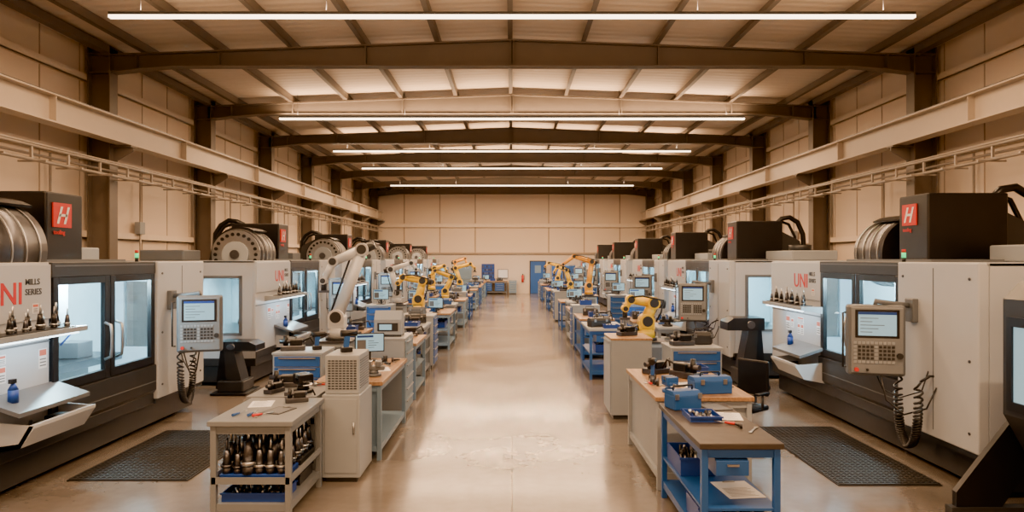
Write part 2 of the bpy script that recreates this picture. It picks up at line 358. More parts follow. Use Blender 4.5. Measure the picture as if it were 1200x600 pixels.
    b.text('MILLS',0.085,T(1.50,-0.022,2.04)@FR,'dark'); b.text('SERIES',0.085,T(1.50,-0.022,1.94)@FR,'dark')
    cy,cz,R=0.95+dyd,2.38,0.50
    b.cyl((1.22,cy,cz),(2.02,cy,cz),R,'dsteel',seg=40)
    for u in (1.3,1.5,1.7,1.9): b.cyl((u-0.012,cy,cz),(u+0.012,cy,cz),R+0.012,'steel',seg=40)
    b.cyl((1.17,cy,cz),(1.22,cy,cz),R-0.02,'steel',seg=40)
    b.cyl((1.12,cy,cz),(1.17,cy,cz),0.26,'lgrey',seg=24); b.cyl((1.08,cy,cz),(1.12,cy,cz),0.09,'dsteel',seg=16)
    for j in range(22):
        t=2*math.pi*j/22; y=cy+0.40*math.cos(t); z=cz+0.40*math.sin(t)
        if z>H-0.1: b.cyl((1.145,y,z),(1.175,y,z),0.035,'black',seg=10)
    A=[math.radians(a) for a in range(-12,125,12)]
    hood=[(cy+0.56*math.cos(t),cz+0.56*math.sin(t)) for t in A]
    hood2=[(cy+0.53*math.cos(t),cz+0.53*math.sin(t)) for t in A]
    b.prism(hood+hood2[::-1],0,1.35,2.1,'black')
    b.X=T(0,dyb,0); bt=3.06+bh
    b.box(2.45,3.10,0.42,1.45,H,bt,'black',0.02)
    b.box(2.55,2.87,0.405,0.42,bt-0.40,bt-0.12,'red')
    z=bt-0.36
    for (a,c) in ((2.60,2.70),(2.72,2.82)):
        b.addverts([(a,0.40,z),(a+0.04,0.40,z),(c+0.01,0.40,z+0.20),(c-0.03,0.40,z+0.20)],[(0,1,2,3)],'paper')
    b.addverts([(2.64,0.40,z+0.085),(2.78,0.40,z+0.085),(2.79,0.40,z+0.115),(2.655,0.40,z+0.115)],[(0,1,2,3)],'paper')
    b.text('tooling',0.07,T(2.56,0.41,bt-0.48)@FR,'red')
    b.prism([(1.45,H),(1.45,2.9),(1.85,2.7),(1.95,H)],0,2.5,3.05,'dark')
    b.tube([(2.9,1.35,3.05),(2.9,1.50,bt+0.06),(2.9,1.68,bt+0.09),(2.9,1.86,bt-0.02),(2.9,1.98,2.85),(2.9,2.0,2.55),(2.9,2.0,H)],0.055,'black',10)
    b.tube([(2.75,1.35,3.0),(2.75,1.55,bt),(2.75,1.72,bt-0.06),(2.75,1.86,2.8),(2.75,1.88,H)],0.035,'black',8)
    b.X=Matrix.Identity(4)
    b.box(3.5,4.9,1.3,2.2,H,2.46,'lgrey',0.02); b.cyl((4.2,1.75,2.46),(4.2,1.75,2.58),0.22,'dark',seg=20)
    b.box(0.2,0.9,1.4,2.2,H,2.46,'mgrey',0.02)
    b.cyl((3.75,0.12,H),(3.75,0.12,H+0.05),0.022,'black',seg=10); b.cyl((3.75,0.12,H+0.05),(3.75,0.12,H+0.11),0.024,'green',seg=10); b.cyl((3.75,0.12,H+0.11),(3.75,0.12,H+0.15),0.022,'red',seg=10)
    pu,py,pz=4.25,-0.48,1.40
    b.box(4.18,4.34,-0.12,-0.05,1.60,1.86,'mgrey',0.01)
    b.tube([(4.26,-0.10,1.78),(4.26,-0.28,1.80),(pu,py,1.83),(pu,py,1.78)],0.03,'mgrey',10)
    b.X=T(pu,py,pz)@RZ(pdir)
    b.box(-0.29,0.29,-0.06,0.10,-0.39,0.39,'mgrey',0.03)
    b.box(-0.26,0.26,-0.075,-0.06,-0.36,0.36,'cgrey',0.006)
    b.box(-0.22,0.22,-0.082,-0.075,0.03,0.34,'black',0.003); b.box(-0.19,0.19,-0.085,-0.082,0.055,0.315,'screen_window')
    b.box(-0.19,0.19,-0.087,-0.085,0.285,0.315,'bin')
    for q in range(5): b.box(-0.17,-0.17+0.06*(q%3)+0.12,-0.087,-0.085,0.09+q*0.038,0.098+q*0.038,'mgrey')
    for r in range(6):
        for c in range(10):
            b.box(-0.235+c*0.042,-0.205+c*0.042,-0.084,-0.075,-0.04-r*0.042,-0.013-r*0.042,'dark' if (r*c)%5 else 'lgrey')
    b.cyl((0.22,-0.075,-0.16),(0.22,-0.11,-0.16),0.032,'dark',seg=14); b.cyl((-0.21,-0.075,-0.32),(-0.21,-0.11,-0.32),0.022,'red',seg=12); b.cyl((-0.1,-0.075,-0.32),(-0.1,-0.10,-0.32),0.014,'dark',seg=12)
    b.tube([(-0.31,-0.02,-0.3),(-0.34,-0.05,-0.3),(-0.34,-0.05,0.3),(-0.31,-0.02,0.3)],0.012,'dark',6)
    b.X=Matrix.Identity(4)
    pts=[]; NT=52
    for i in range(NT*8+1):
        t=i/(NT*8); a=t*math.pi
        cx=4.42-0.19*math.cos(a); z=1.0-0.72*math.sin(a)**0.6 if 0<t<1 else 1.0
        an=2*math.pi*NT*t; pts.append((cx+0.04*math.cos(an),-0.22+0.04*math.sin(an),z+0.012*math.sin(an)))
    b.tube(pts,0.013,'black',5)
    b.tube([(4.61,-0.2,1.0),(4.61,-0.10,1.06),(4.61,-0.06,1.06)],0.014,'black',6)
    b.tube([(4.23,-0.2,1.0),(4.24,-0.40,1.02),(4.25,-0.48,1.02)],0.014,'black',6)
    b.tube([(4.30,-0.45,1.02),(4.32,-0.40,0.75),(4.45,-0.28,0.62),(4.62,-0.14,0.72),(4.66,-0.06,0.95)],0.010,'black',6)
    b.tube([(4.20,-0.45,1.02),(4.22,-0.38,0.85),(4.34,-0.26,0.78),(4.5,-0.12,0.88),(4.52,-0.06,1.1)],0.008,'black',6)
    return b.finish('cnc_milling_machine',link=False)
mL=machine(math.radians(-72),0,-0.12,0); mL1=machine(math.radians(-72),0,-0.34,0); mR=machine(math.radians(75),0.38,0.35,0.08)
def place_machine(me,x,y,rz):
    o=inst('cnc_milling_machine',me,(x,y,0),rz)
    for u in (1.1,3.0,4.4):
        L=bpy.data.lights.new('work_lamp','POINT'); L.energy=(78,175,78)[int(u>2)+int(u>4)]; L.color=(0.60,0.90,1.0); L.shadow_soft_size=0.08
        lo=bpy.data.objects.new('work_lamp',L); lo.location=(u,0.35,2.0); sc.collection.objects.link(lo); lo.parent=o
    L=bpy.data.lights.new('shelf_lamp','AREA'); L.shape='RECTANGLE'; L.size=1.3; L.size_y=0.04; L.energy=5; L.color=(0.8,0.95,1.0)
    lo=bpy.data.objects.new('shelf_lamp',L); lo.location=(1.2,-0.26,1.51); lo.rotation_euler=(math.radians(35),0,0); sc.collection.objects.link(lo); lo.parent=o
for i,(x,y) in enumerate(((-4.8,5.2),(-4.62,12.3),(-4.7,18.8),(-4.7,25.3),(-4.7,31.8),(-4.7,38.3))): place_machine(mL if i else mL1,x,y,math.pi/2)
for x,y in ((4.5,11.8),(4.2,18.3),(4.4,24.8),(4.4,31.3),(4.4,37.8),(4.4,44.2)): place_machine(mR,x,y,-math.pi/2)

def conveyor():
    b=B()
    b.box(-0.30,0.30,-0.35,0.35,0.0,0.06,'black',0.01); b.box(-0.22,0.22,-0.25,0.25,0.06,0.32,'dark',0.02)
    b.prism([(-0.16,0.30),(0.10,0.30),(0.14,1.05),(-0.02,1.05)],1,-0.17,0.17,'dark')
    b.prism([(-0.42,1.02),(0.24,1.02),(0.24,1.24),(-0.30,1.24),(-0.42,1.16)],1,-0.22,0.22,'black')
    b.cyl((0.0,-0.24,1.12),(0.0,0.24,1.12),0.07,'dsteel',seg=14)
    b.prism([(0.10,0.10),(0.30,0.10),(0.22,1.05),(0.10,1.05)],1,-0.12,0.12,'black')
    b.cyl((0,-0.25,0.18),(0,-0.32,0.18),0.09,'dsteel',seg=16)
    return b.finish('chip_conveyor',link=False)
cm=conveyor()
inst('chip_conveyor',cm,(4.25,12.35,0)); o=inst('chip_conveyor',cm,(-4.75,11.75,0),math.pi); o.scale=(1,1,0.72)

b=B()
x0=4.28; y0_,y1_=3.6,5.95
b.prism([(x0+0.5,0.05),(x0+0.25,0.5),(x0,0.95),(x0,1.95),(x0+0.15,2.1),(x0+2.0,2.1),(x0+2.0,0.05)],1,y0_,y1_,'dark')
b.box(x0-0.03,x0-0.001,y0_+0.1,y1_-0.08,1.0,1.08,'black'); b.box(x0-0.03,x0-0.001,y0_+0.1,y1_-0.08,1.72,1.8,'black')
for y in (y0_+0.1,4.6,y1_-0.14): b.box(x0-0.03,x0-0.001,y,y+0.06,1.08,1.72,'black')
b.box(x0-0.012,x0-0.002,y0_+0.16,y1_-0.14,1.08,1.72,'screen_window')  # lathe window: emissive pane stands in for light inside the enclosure
b.tube([(x0-0.02,5.1,1.2),(x0-0.09,5.1,1.22),(x0-0.09,5.1,1.55),(x0-0.02,5.1,1.58)],0.015,'steel')
b.box(x0+0.55,x0+1.9,y0_+0.1,y1_-0.1,0,0.06,'black')
b.box(x0+0.4,x0+1.6,y0_+0.3,y1_-0.5,2.1,2.35,'mgrey',0.02)
b.finish('cnc_lathe',(x0+1,4.8,0))
b=B()
b.X=T(4.15,6.02,0)
b.prism([(-0.25,0.05),(0.1,0.05),(0.75,0.95),(0.75,1.15),(0.45,1.15),(-0.25,0.25)],1,-0.03,0.03,'black')
b.prism([(-0.30,0.0),(0.5,0.0),(0.5,0.12),(-0.30,0.12)],1,-0.05,0.05,'dark')
b.finish('machine_support_bracket',(4.15,6.02,0))

def mat_obj(x0,x1,y0,y1):
    b=B(); b.box(x0,x1,y0,y1,0.001,0.012,'rubber')
    y=y0
    while y<y1-0.01:
        b.box(x0+0.02,x1-0.02,y+0.01,y+0.025,0.012,0.02,'rubber'); y+=0.06
    x=x0
    while x<x1-0.01:
        b.box(x+0.01,x+0.025,y0+0.02,y1-0.02,0.012,0.02,'rubber'); x+=0.06
    b.finish('anti_fatigue_mat',((x0+x1)/2,(y0+y1)/2,0))
mat_obj(-4.6,-3.35,7.05,9.1); mat_obj(3.3,4.35,6.9,9.3); mat_obj(-4.4,-3.6,14.2,16.2); mat_obj(3.3,4.05,14.0,16.2)

# ---------------------------------------------------------------- benches etc
drawer_col='blue'
def bench(name,x0,x1,y0,y1,h,top,fr,shelf=True,drawer=None,panel=None,mid=None,lips=False):
    b=B(); t=0.045; L=0.05
    b.box(x0,x1,y0,y1,h-t,h,top,0.006)
    for x in (x0+0.02,x1-L-0.02):
        for y in (y0+0.02,y1-L-0.02): b.box(x,x+L,y,y+L,0.0,h-t,fr,0.004)
    for x in (x0+0.03,x1-0.06):
        b.box(x,x+0.03,y0+L,y1-L,h-t-0.07,h-t,fr); b.box(x,x+0.03,y0+L,y1-L,0.10,0.14,fr)
    for y in (y0+0.03,y1-0.06):
        b.box(x0+L,x1-L,y,y+0.03,h-t-0.07,h-t,fr); b.box(x0+L,x1-L,y,y+0.03,0.10,0.14,fr)
    if shelf: b.box(x0+0.03,x1-0.03,y0+0.03,y1-0.03,0.14,0.165,fr)
    if mid:
        for z in mid:
            b.box(x0+0.03,x1-0.03,y0+0.03,y1-0.03,z-0.02,z,fr)
            if lips:
                for x in (x0+0.02,x1-0.03): b.box(x,x+0.012,y0+0.03,y1-0.03,z,z+0.05,fr)
                b.box(x0+0.03,x1-0.03,y0+0.02,y0+0.03,z-0.02,z+0.04,fr)
    if drawer:
        for (xa,xb,n) in drawer:
            for i in range(n):
                z=h-t-0.08-0.13*(i+1)
                b.box(xa,xb,y0+0.05,y0+0.55,z,z+0.125,fr); b.box(xa,xb,y0+0.02,y0+0.05,z+0.005,z+0.12,drawer_col,0.004); b.box(xa+0.08,xb-0.08,y0+0.0,y0+0.015,z+0.08,z+0.095,'steel')
    if panel:
        b.box(x0+0.025,x1-0.025,y0+0.06,y0+0.08,0.16,h-t,panel); b.box(x0+0.06,x0+0.08,y0+0.06,y1-0.06,0.16,h-t,panel)
    return b.finish(name,((x0+x1)/2,(y0+y1)/2,0))
def cabinet(name,x0,x1,y0,y1,h,n,body='lgrey',front='blue',side=None,top=None):
    b=B(); b.box(x0+0.03,x1-0.03,y0+0.03,y1-0.03,0,0.06,'dark'); b.box(x0,x1,y0,y1,0.06,h-0.03,body,0.006)
    b.box(x0-0.01,x1+0.01,y0-0.01,y1+0.01,h-0.03,h,top or body,0.005)
    hs=(h-0.12)/n
    for i in range(n):
        z=0.08+i*hs
        if side is None:
            b.box(x0+0.025,x1-0.025,y0-0.018,y0-0.001,z+0.006,z+hs-0.008,front,0.003); b.box(x0+0.08,x1-0.08,y0-0.035,y0-0.018,z+hs-0.035,z+hs-0.02,'steel')
        else:
            xx=(x0-0.018,x0-0.001) if side<0 else (x1+0.001,x1+0.018)
            b.box(xx[0],xx[1],y0+0.025,y1-0.025,z+0.006,z+hs-0.008,front,0.003)
            xx=(x0-0.035,x0-0.018) if side<0 else (x1+0.018,x1+0.035)
            b.box(xx[0],xx[1],y0+0.08,y1-0.08,z+hs-0.035,z+hs-0.02,'steel')
    return b.finish(name,((x0+x1)/2,(y0+y1)/2,0))
def vise(x,y,z,rz=0,s=1.0,k='blue'):
    b=B(); b.X=Matrix.Scale(s,4)
    b.cyl((0,0,0.0),(0,0,0.03),0.09,k,seg=18); b.cyl((0,0,0.03),(0,0,0.07),0.06,k,0.05,seg=16)
    b.box(-0.05,0.05,-0.10,0.13,0.07,0.12,k,0.01); b.box(-0.07,0.07,0.03,0.09,0.11,0.18,k,0.01); b.box(-0.07,0.07,-0.08,-0.03,0.09,0.18,k,0.01)
    b.box(-0.07,0.07,0.02,0.03,0.14,0.18,'steel'); b.box(-0.07,0.07,-0.03,-0.02,0.14,0.18,'steel')
    b.cyl((0,-0.22,0.10),(0,-0.08,0.10),0.014,'steel',seg=10); b.cyl((-0.09,-0.21,0.10),(0.09,-0.21,0.10),0.007,'steel',seg=8)
    o=b.finish('bench_vise'); o.location=(x,y,z); o.rotation_euler=(0,0,rz)
def tray(x,y,z,w,d,h=0.07,k='bin',fill=True,rz=0,name='parts_bin'):
    b=B(); t=0.008
    b.box(-w/2,w/2,-d/2,d/2,0,t,k)
    b.box(-w/2,w/2,-d/2,-d/2+t,t,h,k); b.box(-w/2,w/2,d/2-t,d/2,t,h,k); b.box(-w/2,-w/2+t,-d/2+t,d/2-t,t,h,k); b.box(w/2-t,w/2,-d/2+t,d/2-t,t,h,k)
    b.box(-w/2-0.01,w/2+0.01,-d/2-0.01,-d/2,h-0.015,h,k); b.box(-w/2-0.01,w/2+0.01,d/2,d/2+0.01,h-0.015,h,k)
    if fill:
        for i in range(int(w*d*250)):
            a=random.uniform(-w/2+0.05,w/2-0.05); c=random.uniform(-d/2+0.05,d/2-0.05)
            b.cyl((a,c,t),(a+random.uniform(-.03,.03),c+random.uniform(-.03,.03),h*random.uniform(0.6,1.15)),0.014,random.choice(['steel','dsteel','black']),seg=7)
    o=b.finish(name); o.location=(x,y,z); o.rotation_euler=(0,0,rz)
def toolbox(x,y,z,rz=0,k='blue',w=0.42):
    b=B(); b.box(-w/2,w/2,-0.1,0.1,0,0.13,k,0.01); b.prism([(-0.1,0.13),(0.1,0.13),(0.06,0.17),(-0.06,0.17)],0,-w/2,w/2,k)
    b.tube([(-0.1,0,0.17),(-0.1,0,0.21),(0.1,0,0.21),(0.1,0,0.17)],0.009,'black',6); b.box(-0.14,-0.10,-0.11,-0.1,0.10,0.15,'steel'); b.box(0.10,0.14,-0.11,-0.1,0.10,0.15,'steel')
    o=b.finish('toolbox'); o.location=(x,y,z); o.rotation_euler=(0,0,rz)
def monitor(x,y,z,rz=0):
    b=B(); b.box(-0.10,0.10,-0.07,0.09,0,0.012,'black',0.004); b.box(-0.02,0.02,0.02,0.04,0.012,0.22,'black'); b.box(-0.20,0.20,-0.01,0.02,0.12,0.38,'black',0.006); b.box(-0.185,0.185,-0.013,-0.01,0.135,0.365,'screen_window')
    b.box(-0.17,0.05,-0.015,-0.013,0.32,0.35,'bin'); b.box(-0.17,-0.05,-0.015,-0.013,0.16,0.29,'mgrey')
    for q in range(4): b.box(-0.02,0.06+0.03*(q%3),-0.015,-0.013,0.18+q*0.03,0.187+q*0.03,'dark')
    o=b.finish('computer_monitor'); o.location=(x,y,z); o.rotation_euler=(0,0,rz)
def tablet(x,y,z,rz=0,k='paper',w=0.21,d=0.29,name='paper_sheet'):
    b=B(); b.box(-w/2,w/2,-d/2,d/2,0,0.006,k,0.0015); b.box(-w/2+0.02,w/2-0.02,-d/2+0.03,d/2-0.03,0.006,0.007,'mgrey' if k!='paper' else 'paper')
    b.box(-w/6,w/6,d/2-0.03,d/2-0.01,0.006,0.014,'steel')
    if k=='paper':
        for q in range(8): b.box(-w/2+0.03,w/2-0.04-0.02*(q%3),-d/2+0.04+q*0.026,-d/2+0.046+q*0.026,0.007,0.0075,'mgrey')
    o=b.finish(name); o.location=(x,y,z); o.rotation_euler=(0,0,rz)
def holders_tray(x,y,z,w,d,n=24,s=1.5,k='bin'):
    b=B(); b.box(-w/2,w/2,-d/2,d/2,0,0.05,k,0.006)
    nx=max(2,int(math.sqrt(n*w/d))); ny=max(1,n//nx)
    for i in range(nx):
        for j in range(ny):
            holder(b,-w/2+w*(i+0.5)/nx,-d/2+d*(j+0.5)/ny,0.05,s*random.uniform(0.65,1.15),random.choice(['dsteel','black','dsteel']),random.choice(['steel','dsteel']))
    o=b.finish('tool_holder_rack'); o.location=(x,y,z)
def machined(x,y,z,s=1.0,rz=0):
    b=B(); b.X=Matrix.Scale(s,4)
    b.box(-0.12,0.12,-0.06,0.06,0,0.05,'dsteel',0.008); b.box(-0.03,0.09,-0.05,0.05,0.05,0.11,'black',0.008); b.cyl((-0.13,0,0.09),(0.11,0,0.09),0.022,'dsteel',seg=12); b.cyl((-0.07,0,0.05),(-0.07,0,0.15),0.028,'black',0.02,12); b.tube([(0.1,0,0.09),(0.17,0.02,0.12),(0.2,0.04,0.05)],0.010,'black',6)
    o=b.finish('milling_fixture'); o.location=(x,y,z); o.rotation_euler=(0,0,rz)
def drill(x,y,z,rz=0):
    b=B(); b.cyl((-0.08,0,0.20),(0.09,0,0.20),0.035,'black',seg=14); b.cyl((0.09,0,0.20),(0.14,0,0.20),0.02,'dsteel',0.01,12); b.prism([(-0.05,0.05),(0.0,0.05),(0.02,0.18),(-0.04,0.18)],1,-0.018,0.018,'blue'); b.box(-0.08,0.04,-0.035,0.035,0,0.055,'black',0.008)
    o=b.finish('cordless_drill'); o.location=(x,y,z); o.rotation_euler=(0,0,rz)
def scatter_tools(x0,x1,y0,y1,z,n):
    b=B(); cx,cy=(x0+x1)/2,(y0+y1)/2
    for i in range(n):
        x=random.uniform(x0,x1)-cx; y=random.uniform(y0,y1)-cy; a=random.uniform(0,3.14); c=random.random(); dx,dy=math.cos(a),math.sin(a)
        if c<0.35:
            b.cyl((x,y,0.014),(x+dx*0.09,y+dy*0.09,0.014),0.013,random.choice(['blue','black','red']),0.010,8); b.cyl((x+dx*0.09,y+dy*0.09,0.014),(x+dx*0.2,y+dy*0.2,0.014),0.004,'steel',seg=6)
        elif c<0.7:
            b.X=T(x,y,0)@RZ(a); b.box(-0.08,0.08,-0.008,0.008,0,0.008,'steel'); b.cyl((0.09,0,0),(0.09,0,0.009),0.018,'steel',seg=8); b.cyl((-0.09,0,0),(-0.09,0,0.009),0.015,'steel',seg=8); b.X=Matrix.Identity(4)
        else: b.cyl((x,y,0),(x,y,random.uniform(0.03,0.09)),random.uniform(0.012,0.03),random.choice(['dsteel','black','steel']),seg=10)
    o=b.finish('hand_tools'); o.location=(cx,cy,z)

# LEFT foreground carts
bench('tool_cart',-2.64,-1.90,5.9,6.92,0.89,'cgrey','cgrey',shelf=True,mid=[0.36],lips=True)
bench('tool_cart',-2.72,-2.0,6.98,7.7,0.89,'cgrey','cgrey',shelf=True,mid=[0.36,0.62],lips=True)
holders_tray(-2.27,6.15,0.362,0.58,0.36,24,1.9); holders_tray(-2.27,6.62,0.362,0.58,0.45,24,2.0,'dark')
tray(-2.27,6.15,0.167,0.55,0.34,0.08,'bin'); tray(-2.27,6.62,0.167,0.55,0.4,0.1,'dark')
holders_tray(-2.36,7.3,0.622,0.55,0.5,16,0.95,'bin'); tray(-2.36,7.3,0.362,0.5,0.5,0.1,'dark')
tablet(-2.42,6.60,0.891,0.2); tablet(-2.16,6.32,0.891,-0.3,'dark',0.2,0.28,'tablet_computer')
machined(-2.12,6.72,0.891,0.9,0.4); vise(-2.2,7.2,0.891,0.7,1.1,'black'); machined(-2.5,7.5,0.891,1.2,0.2); machined(-2.5,7.18,0.891,0.9,1.2); scatter_tools(-2.3,-2.1,7.5,7.62,0.892,5); scatter_tools(-2.5,-2.25,6.0,6.15,0.892,4)
b=B(); b.box(-1.92,-1.60,7.03,7.57,0,0.05,'dark'); b.box(-1.95,-1.56,7.0,7.6,0.05,0.90,'lgrey',0.008); b.box(-1.92,-1.59,6.992,7.0,0.10,0.86,'lgrey',0.003); b.cyl((-1.62,6.98,0.5),(-1.62,6.98,0.62),0.01,'steel',seg=8)
b.finish('storage_cabinet',(-1.75,7.3,0))
b=B(); b.box(-1.93,-1.58,7.05,7.55,0.0,0.40,'lgrey',0.008)
for i in range(12):
    z=0.05+i*0.026
    for j in range(8): b.box(-1.90+j*0.038,-1.872+j*0.038,7.045,7.05,z,z+0.012,'dark')
    b.box(-1.58,-1.575,7.10,7.50,z,z+0.010,'mgrey')
o=b.finish('electronics_enclosure',(-1.75,7.3,0)); o.location.z=0.901
drill(-1.75,7.3,1.302,0.5)
cabinet('drawer_cabinet',-3.05,-2.42,8.7,9.3,1.10,7,'lgrey','blue')
bench('workbench',-2.25,-1.47,7.75,9.6,0.90,'wood','bluegrey',panel='bluegrey')
toolbox(-1.98,8.15,0.901,1.3,'mgrey'); vise(-1.65,8.15,0.901,-1.5,1.0,'mgrey')
machined(-2.87,8.95,1.101,1.3,0.3); drill(-2.55,9.0,1.101,0.4); machined(-2.08,8.70,0.901,1.3,0.9); monitor(-1.95,9.35,0.901,0.3); tablet(-1.65,8.6,0.901,0.3); scatter_tools(-1.75,-1.6,8.9,9.4,0.901,10)
cabinet('drawer_cabinet',-2.10,-1.55,9.85,10.6,1.15,6,'lgrey','bluegrey',side=1,top='lgrey')
b=B(); b.box(-0.2,0.2,-0.15,0.15,0,0.03,'dark'); b.prism([(-0.15,0.03),(0.15,0.03),(0.10,0.34),(-0.06,0.38),(-0.15,0.25)],0,-0.2,0.2,'lgrey'); b.box(-0.15,0.15,-0.16,-0.13,0.08,0.2,'dark'); b.box(-0.12,0.06,-0.165,-0.16,0.10,0.18,'screen_window'); o=b.finish('measuring_instrument'); o.location=(-1.83,10.2,1.151)
bench('tool_cart',-2.30,-1.66,12.9,14.1,1.0,'lgrey','cgrey',mid=[0.45,0.72],lips=True)
tray(-2.0,13.2,1.001,0.4,0.3,0.08); holders_tray(-2.0,13.3,0.452,0.5,0.5,16,1.0); tray(-2.0,13.6,0.722,0.5,0.6,0.08,'bin'); toolbox(-1.95,13.8,1.001,0.2,'dark'); machined(-1.95,13.5,1.001,1.2,0.1)
bench('workbench',-2.2,-1.55,11.1,12.4,0.92,'wood','bluegrey',mid=[0.5]); vise(-1.85,11.4,0.921,1.4,1.0,'dark'); tray(-1.9,11.8,0.921,0.3,0.25,0.1); machined(-1.85,12.15,0.921,1.4,0.2); tray(-1.87,11.7,0.502,0.4,0.6,0.15,'dark')
# ROBOTS
def robot(x,y,z0,az,P,k,s=1.0,joint='dark',ped='lgrey',pedw=0.25,grip=True):
    b=B()
    if z0>0.05:
        b.box(-pedw-0.05,pedw+0.05,-pedw-0.05,pedw+0.05,0,0.03,'dark'); b.box(-pedw,pedw,-pedw,pedw,0.03,z0-0.03,ped,0.01); b.box(-pedw-0.04,pedw+0.04,-pedw-0.04,pedw+0.04,z0-0.03,z0,'dsteel')
        b.box(-pedw+0.04,pedw-0.04,-pedw-0.006,-pedw,0.12,z0-0.1,'mgrey')
    b.X=T(0,0,z0)@RZ(az)
    b.cyl((0,0,0),(0,0,0.05*s),0.19*s,joint,seg=24); b.cyl((0,0,0.05*s),(0,0,0.20*s),0.16*s,k,0.14*s,24)
    P=[(p[0]*s,p[1]*s) for p in P]
    sh=Vector((P[0][0],0,P[0][1]))
    b.box(-0.14*s,0.15*s,-0.12*s,0.12*s,0.18*s,sh.z+0.02*s,k,0.03*s)
    R=[0.13,0.11,0.085,0.06,0.05]
    pts=[Vector((p[0],0,p[1])) for p in P]
    for i,p in enumerate(pts):
        r=R[min(i,4)]*s; w=(0.15 if i==0 else 0.13 if i==1 else 0.09)*s
        b.cyl((p.x,-w,p.z),(p.x,w,p.z),r,k,seg=22); b.cyl((p.x,-w-0.012*s,p.z),(p.x,-w,p.z),r*0.72,joint,seg=18); b.cyl((p.x,w,p.z),(p.x,w+0.012*s,p.z),r*0.72,joint,seg=18)
        if i:
            r0=R[min(i-1,4)]*s*0.82; r1=R[min(i,4)]*s*0.85; b.cyl(pts[i-1],p,r0,k,r1,18)
    e=pts[1]; d=(pts[1]-pts[2]).normalized(); b.cyl(e,e+d*0.22*s,0.085*s,joint,0.075*s,16)
    c=[pts[0]+Vector((-0.15*s,0.14*s,0)),pts[0].lerp(pts[1],0.5)+Vector((-0.17*s,0.16*s,0.0)),pts[1]+Vector((-0.16*s,0.15*s,0.05*s)),pts[1].lerp(pts[2],0.5)+Vector((0,0.13*s,0.10*s)),pts[2]+Vector((0,0.09*s,0.05*s))]
    b.tube(c,0.018*s,'black',7)
    if grip:
        w=pts[-1]; e=w+Vector((0,0,-0.16*s)); b.cyl(w,e,0.045*s,joint,seg=14); b.box(e.x-0.09*s,e.x+0.09*s,-0.03*s,0.03*s,e.z-0.04*s,e.z,'dsteel')
        for q in (-1,1): b.box(e.x+q*0.07*s-0.012*s,e.x+q*0.07*s+0.012*s,-0.02*s,0.02*s,e.z-0.13*s,e.z-0.04*s,'steel')
    o=b.finish('industrial_robot_arm'); o.location=(x,y,0); return o
robot(-2.92,11.4,0.95,math.pi*0.02,[(0.0,0.38),(0.42,1.50),(-0.06,1.30),(-0.22,0.98)],'rwhite',1.0)
robot(-2.15,15.75,1.05,math.pi,[(0.0,0.34),(-0.10,0.78),(0.38,0.86),(0.50,0.72)],'yellow',0.95)
robot(-2.1,21.5,1.0,math.pi,[(0.0,0.36),(-0.25,0.9),(0.4,1.15),(0.6,0.95)],'yellow',0.8)
robot(-2.2,28.8,1.0,0,[(0.0,0.36),(-0.2,1.0),(0.5,1.2),(0.7,1.0)],'yellow',0.9)
robot(2.28,11.6,0.92,math.pi,[(0.0,0.34),(-0.12,0.66),(0.28,0.72),(0.38,0.56)],'yellow',0.95)
robot(2.7,24.0,1.0,math.pi,[(0.0,0.38),(-0.1,1.25),(0.55,1.45),(0.95,1.15)],'orange',0.95)
robot(2.3,26.9,1.0,math.pi,[(0.0,0.36),(0.2,1.0),(0.6,1.15),(0.75,0.9)],'yellow',0.85)
robot(2.3,34.4,1.0,math.pi,[(0.0,0.36),(-0.2,1.0),(0.5,1.2),(0.7,1.0)],'yellow',0.9)
robot(-3.3,19.6,1.0,0.1,[(0.0,0.36),(-0.2,1.1),(0.45,1.3),(0.6,1.1)],'rwhite',0.9)
robot(-3.25,27.6,1.0,0.2,[(0.0,0.36),(0.1,0.9),(0.5,1.0),(0.6,0.8)],'yellow',1.0)
robot(-3.25,40.0,1.0,0.2,[(0.0,0.36),(-0.1,1.1),(0.5,1.3),(0.6,1.0)],'orange',1.0)
# RIGHT foreground
bench('workbench',1.42,2.06,5.16,6.62,0.90,'dwood','blue',drawer=[(1.55,1.80,1)],mid=[0.40])
tray(1.62,6.2,0.402,0.3,0.5,0.16,'bin'); tray(1.85,5.6,0.167,0.32,0.5,0.12,'dark'); tray(1.57,5.6,0.167,0.18,0.4,0.16,'bin',False)
tablet(1.85,5.6,0.402,0.1,'paper',0.3,0.4); tray(1.66,5.98,0.901,0.27,0.30,0.05,'bin'); toolbox(1.60,6.40,0.901,0.3,'blue',0.28); tablet(1.90,6.42,0.901,0.2,'dark',0.22,0.3,'laptop_closed'); tablet(1.92,6.04,0.901,-0.2)
scatter_tools(1.85,1.98,5.55,5.75,0.901,4)
bench('workbench',1.42,2.40,6.75,8.5,0.93,'wood','lgrey',panel='lgrey')
vise(1.62,7.0,0.931,0.2,0.9,'blue'); toolbox(2.02,6.98,0.931,0.15,'blue',0.4); machined(1.72,8.15,0.931,1.3,0.5); machined(2.0,7.85,0.931,1.5,2.2); drill(1.6,7.75,0.931,1.2); tablet(2.22,7.35,0.931,0.1,'dark',0.26,0.22,'laptop_closed'); tablet(1.90,7.38,0.931,0.2); scatter_tools(1.5,1.68,7.3,7.5,0.931,10); tray(2.2,8.25,0.931,0.26,0.3,0.08)
cabinet('drawer_cabinet',2.15,2.83,9.2,9.8,1.10,7,'lgrey','blue')
machined(2.35,9.45,1.101,1.3,0.2); toolbox(2.66,9.6,1.101,0.1,'dark',0.24)
cabinet('storage_cabinet',1.42,2.0,9.75,10.45,1.16,1,'lgrey','lgrey',side=-1,top='wood')
machined(1.7,10.1,1.161,1.2,0.4)
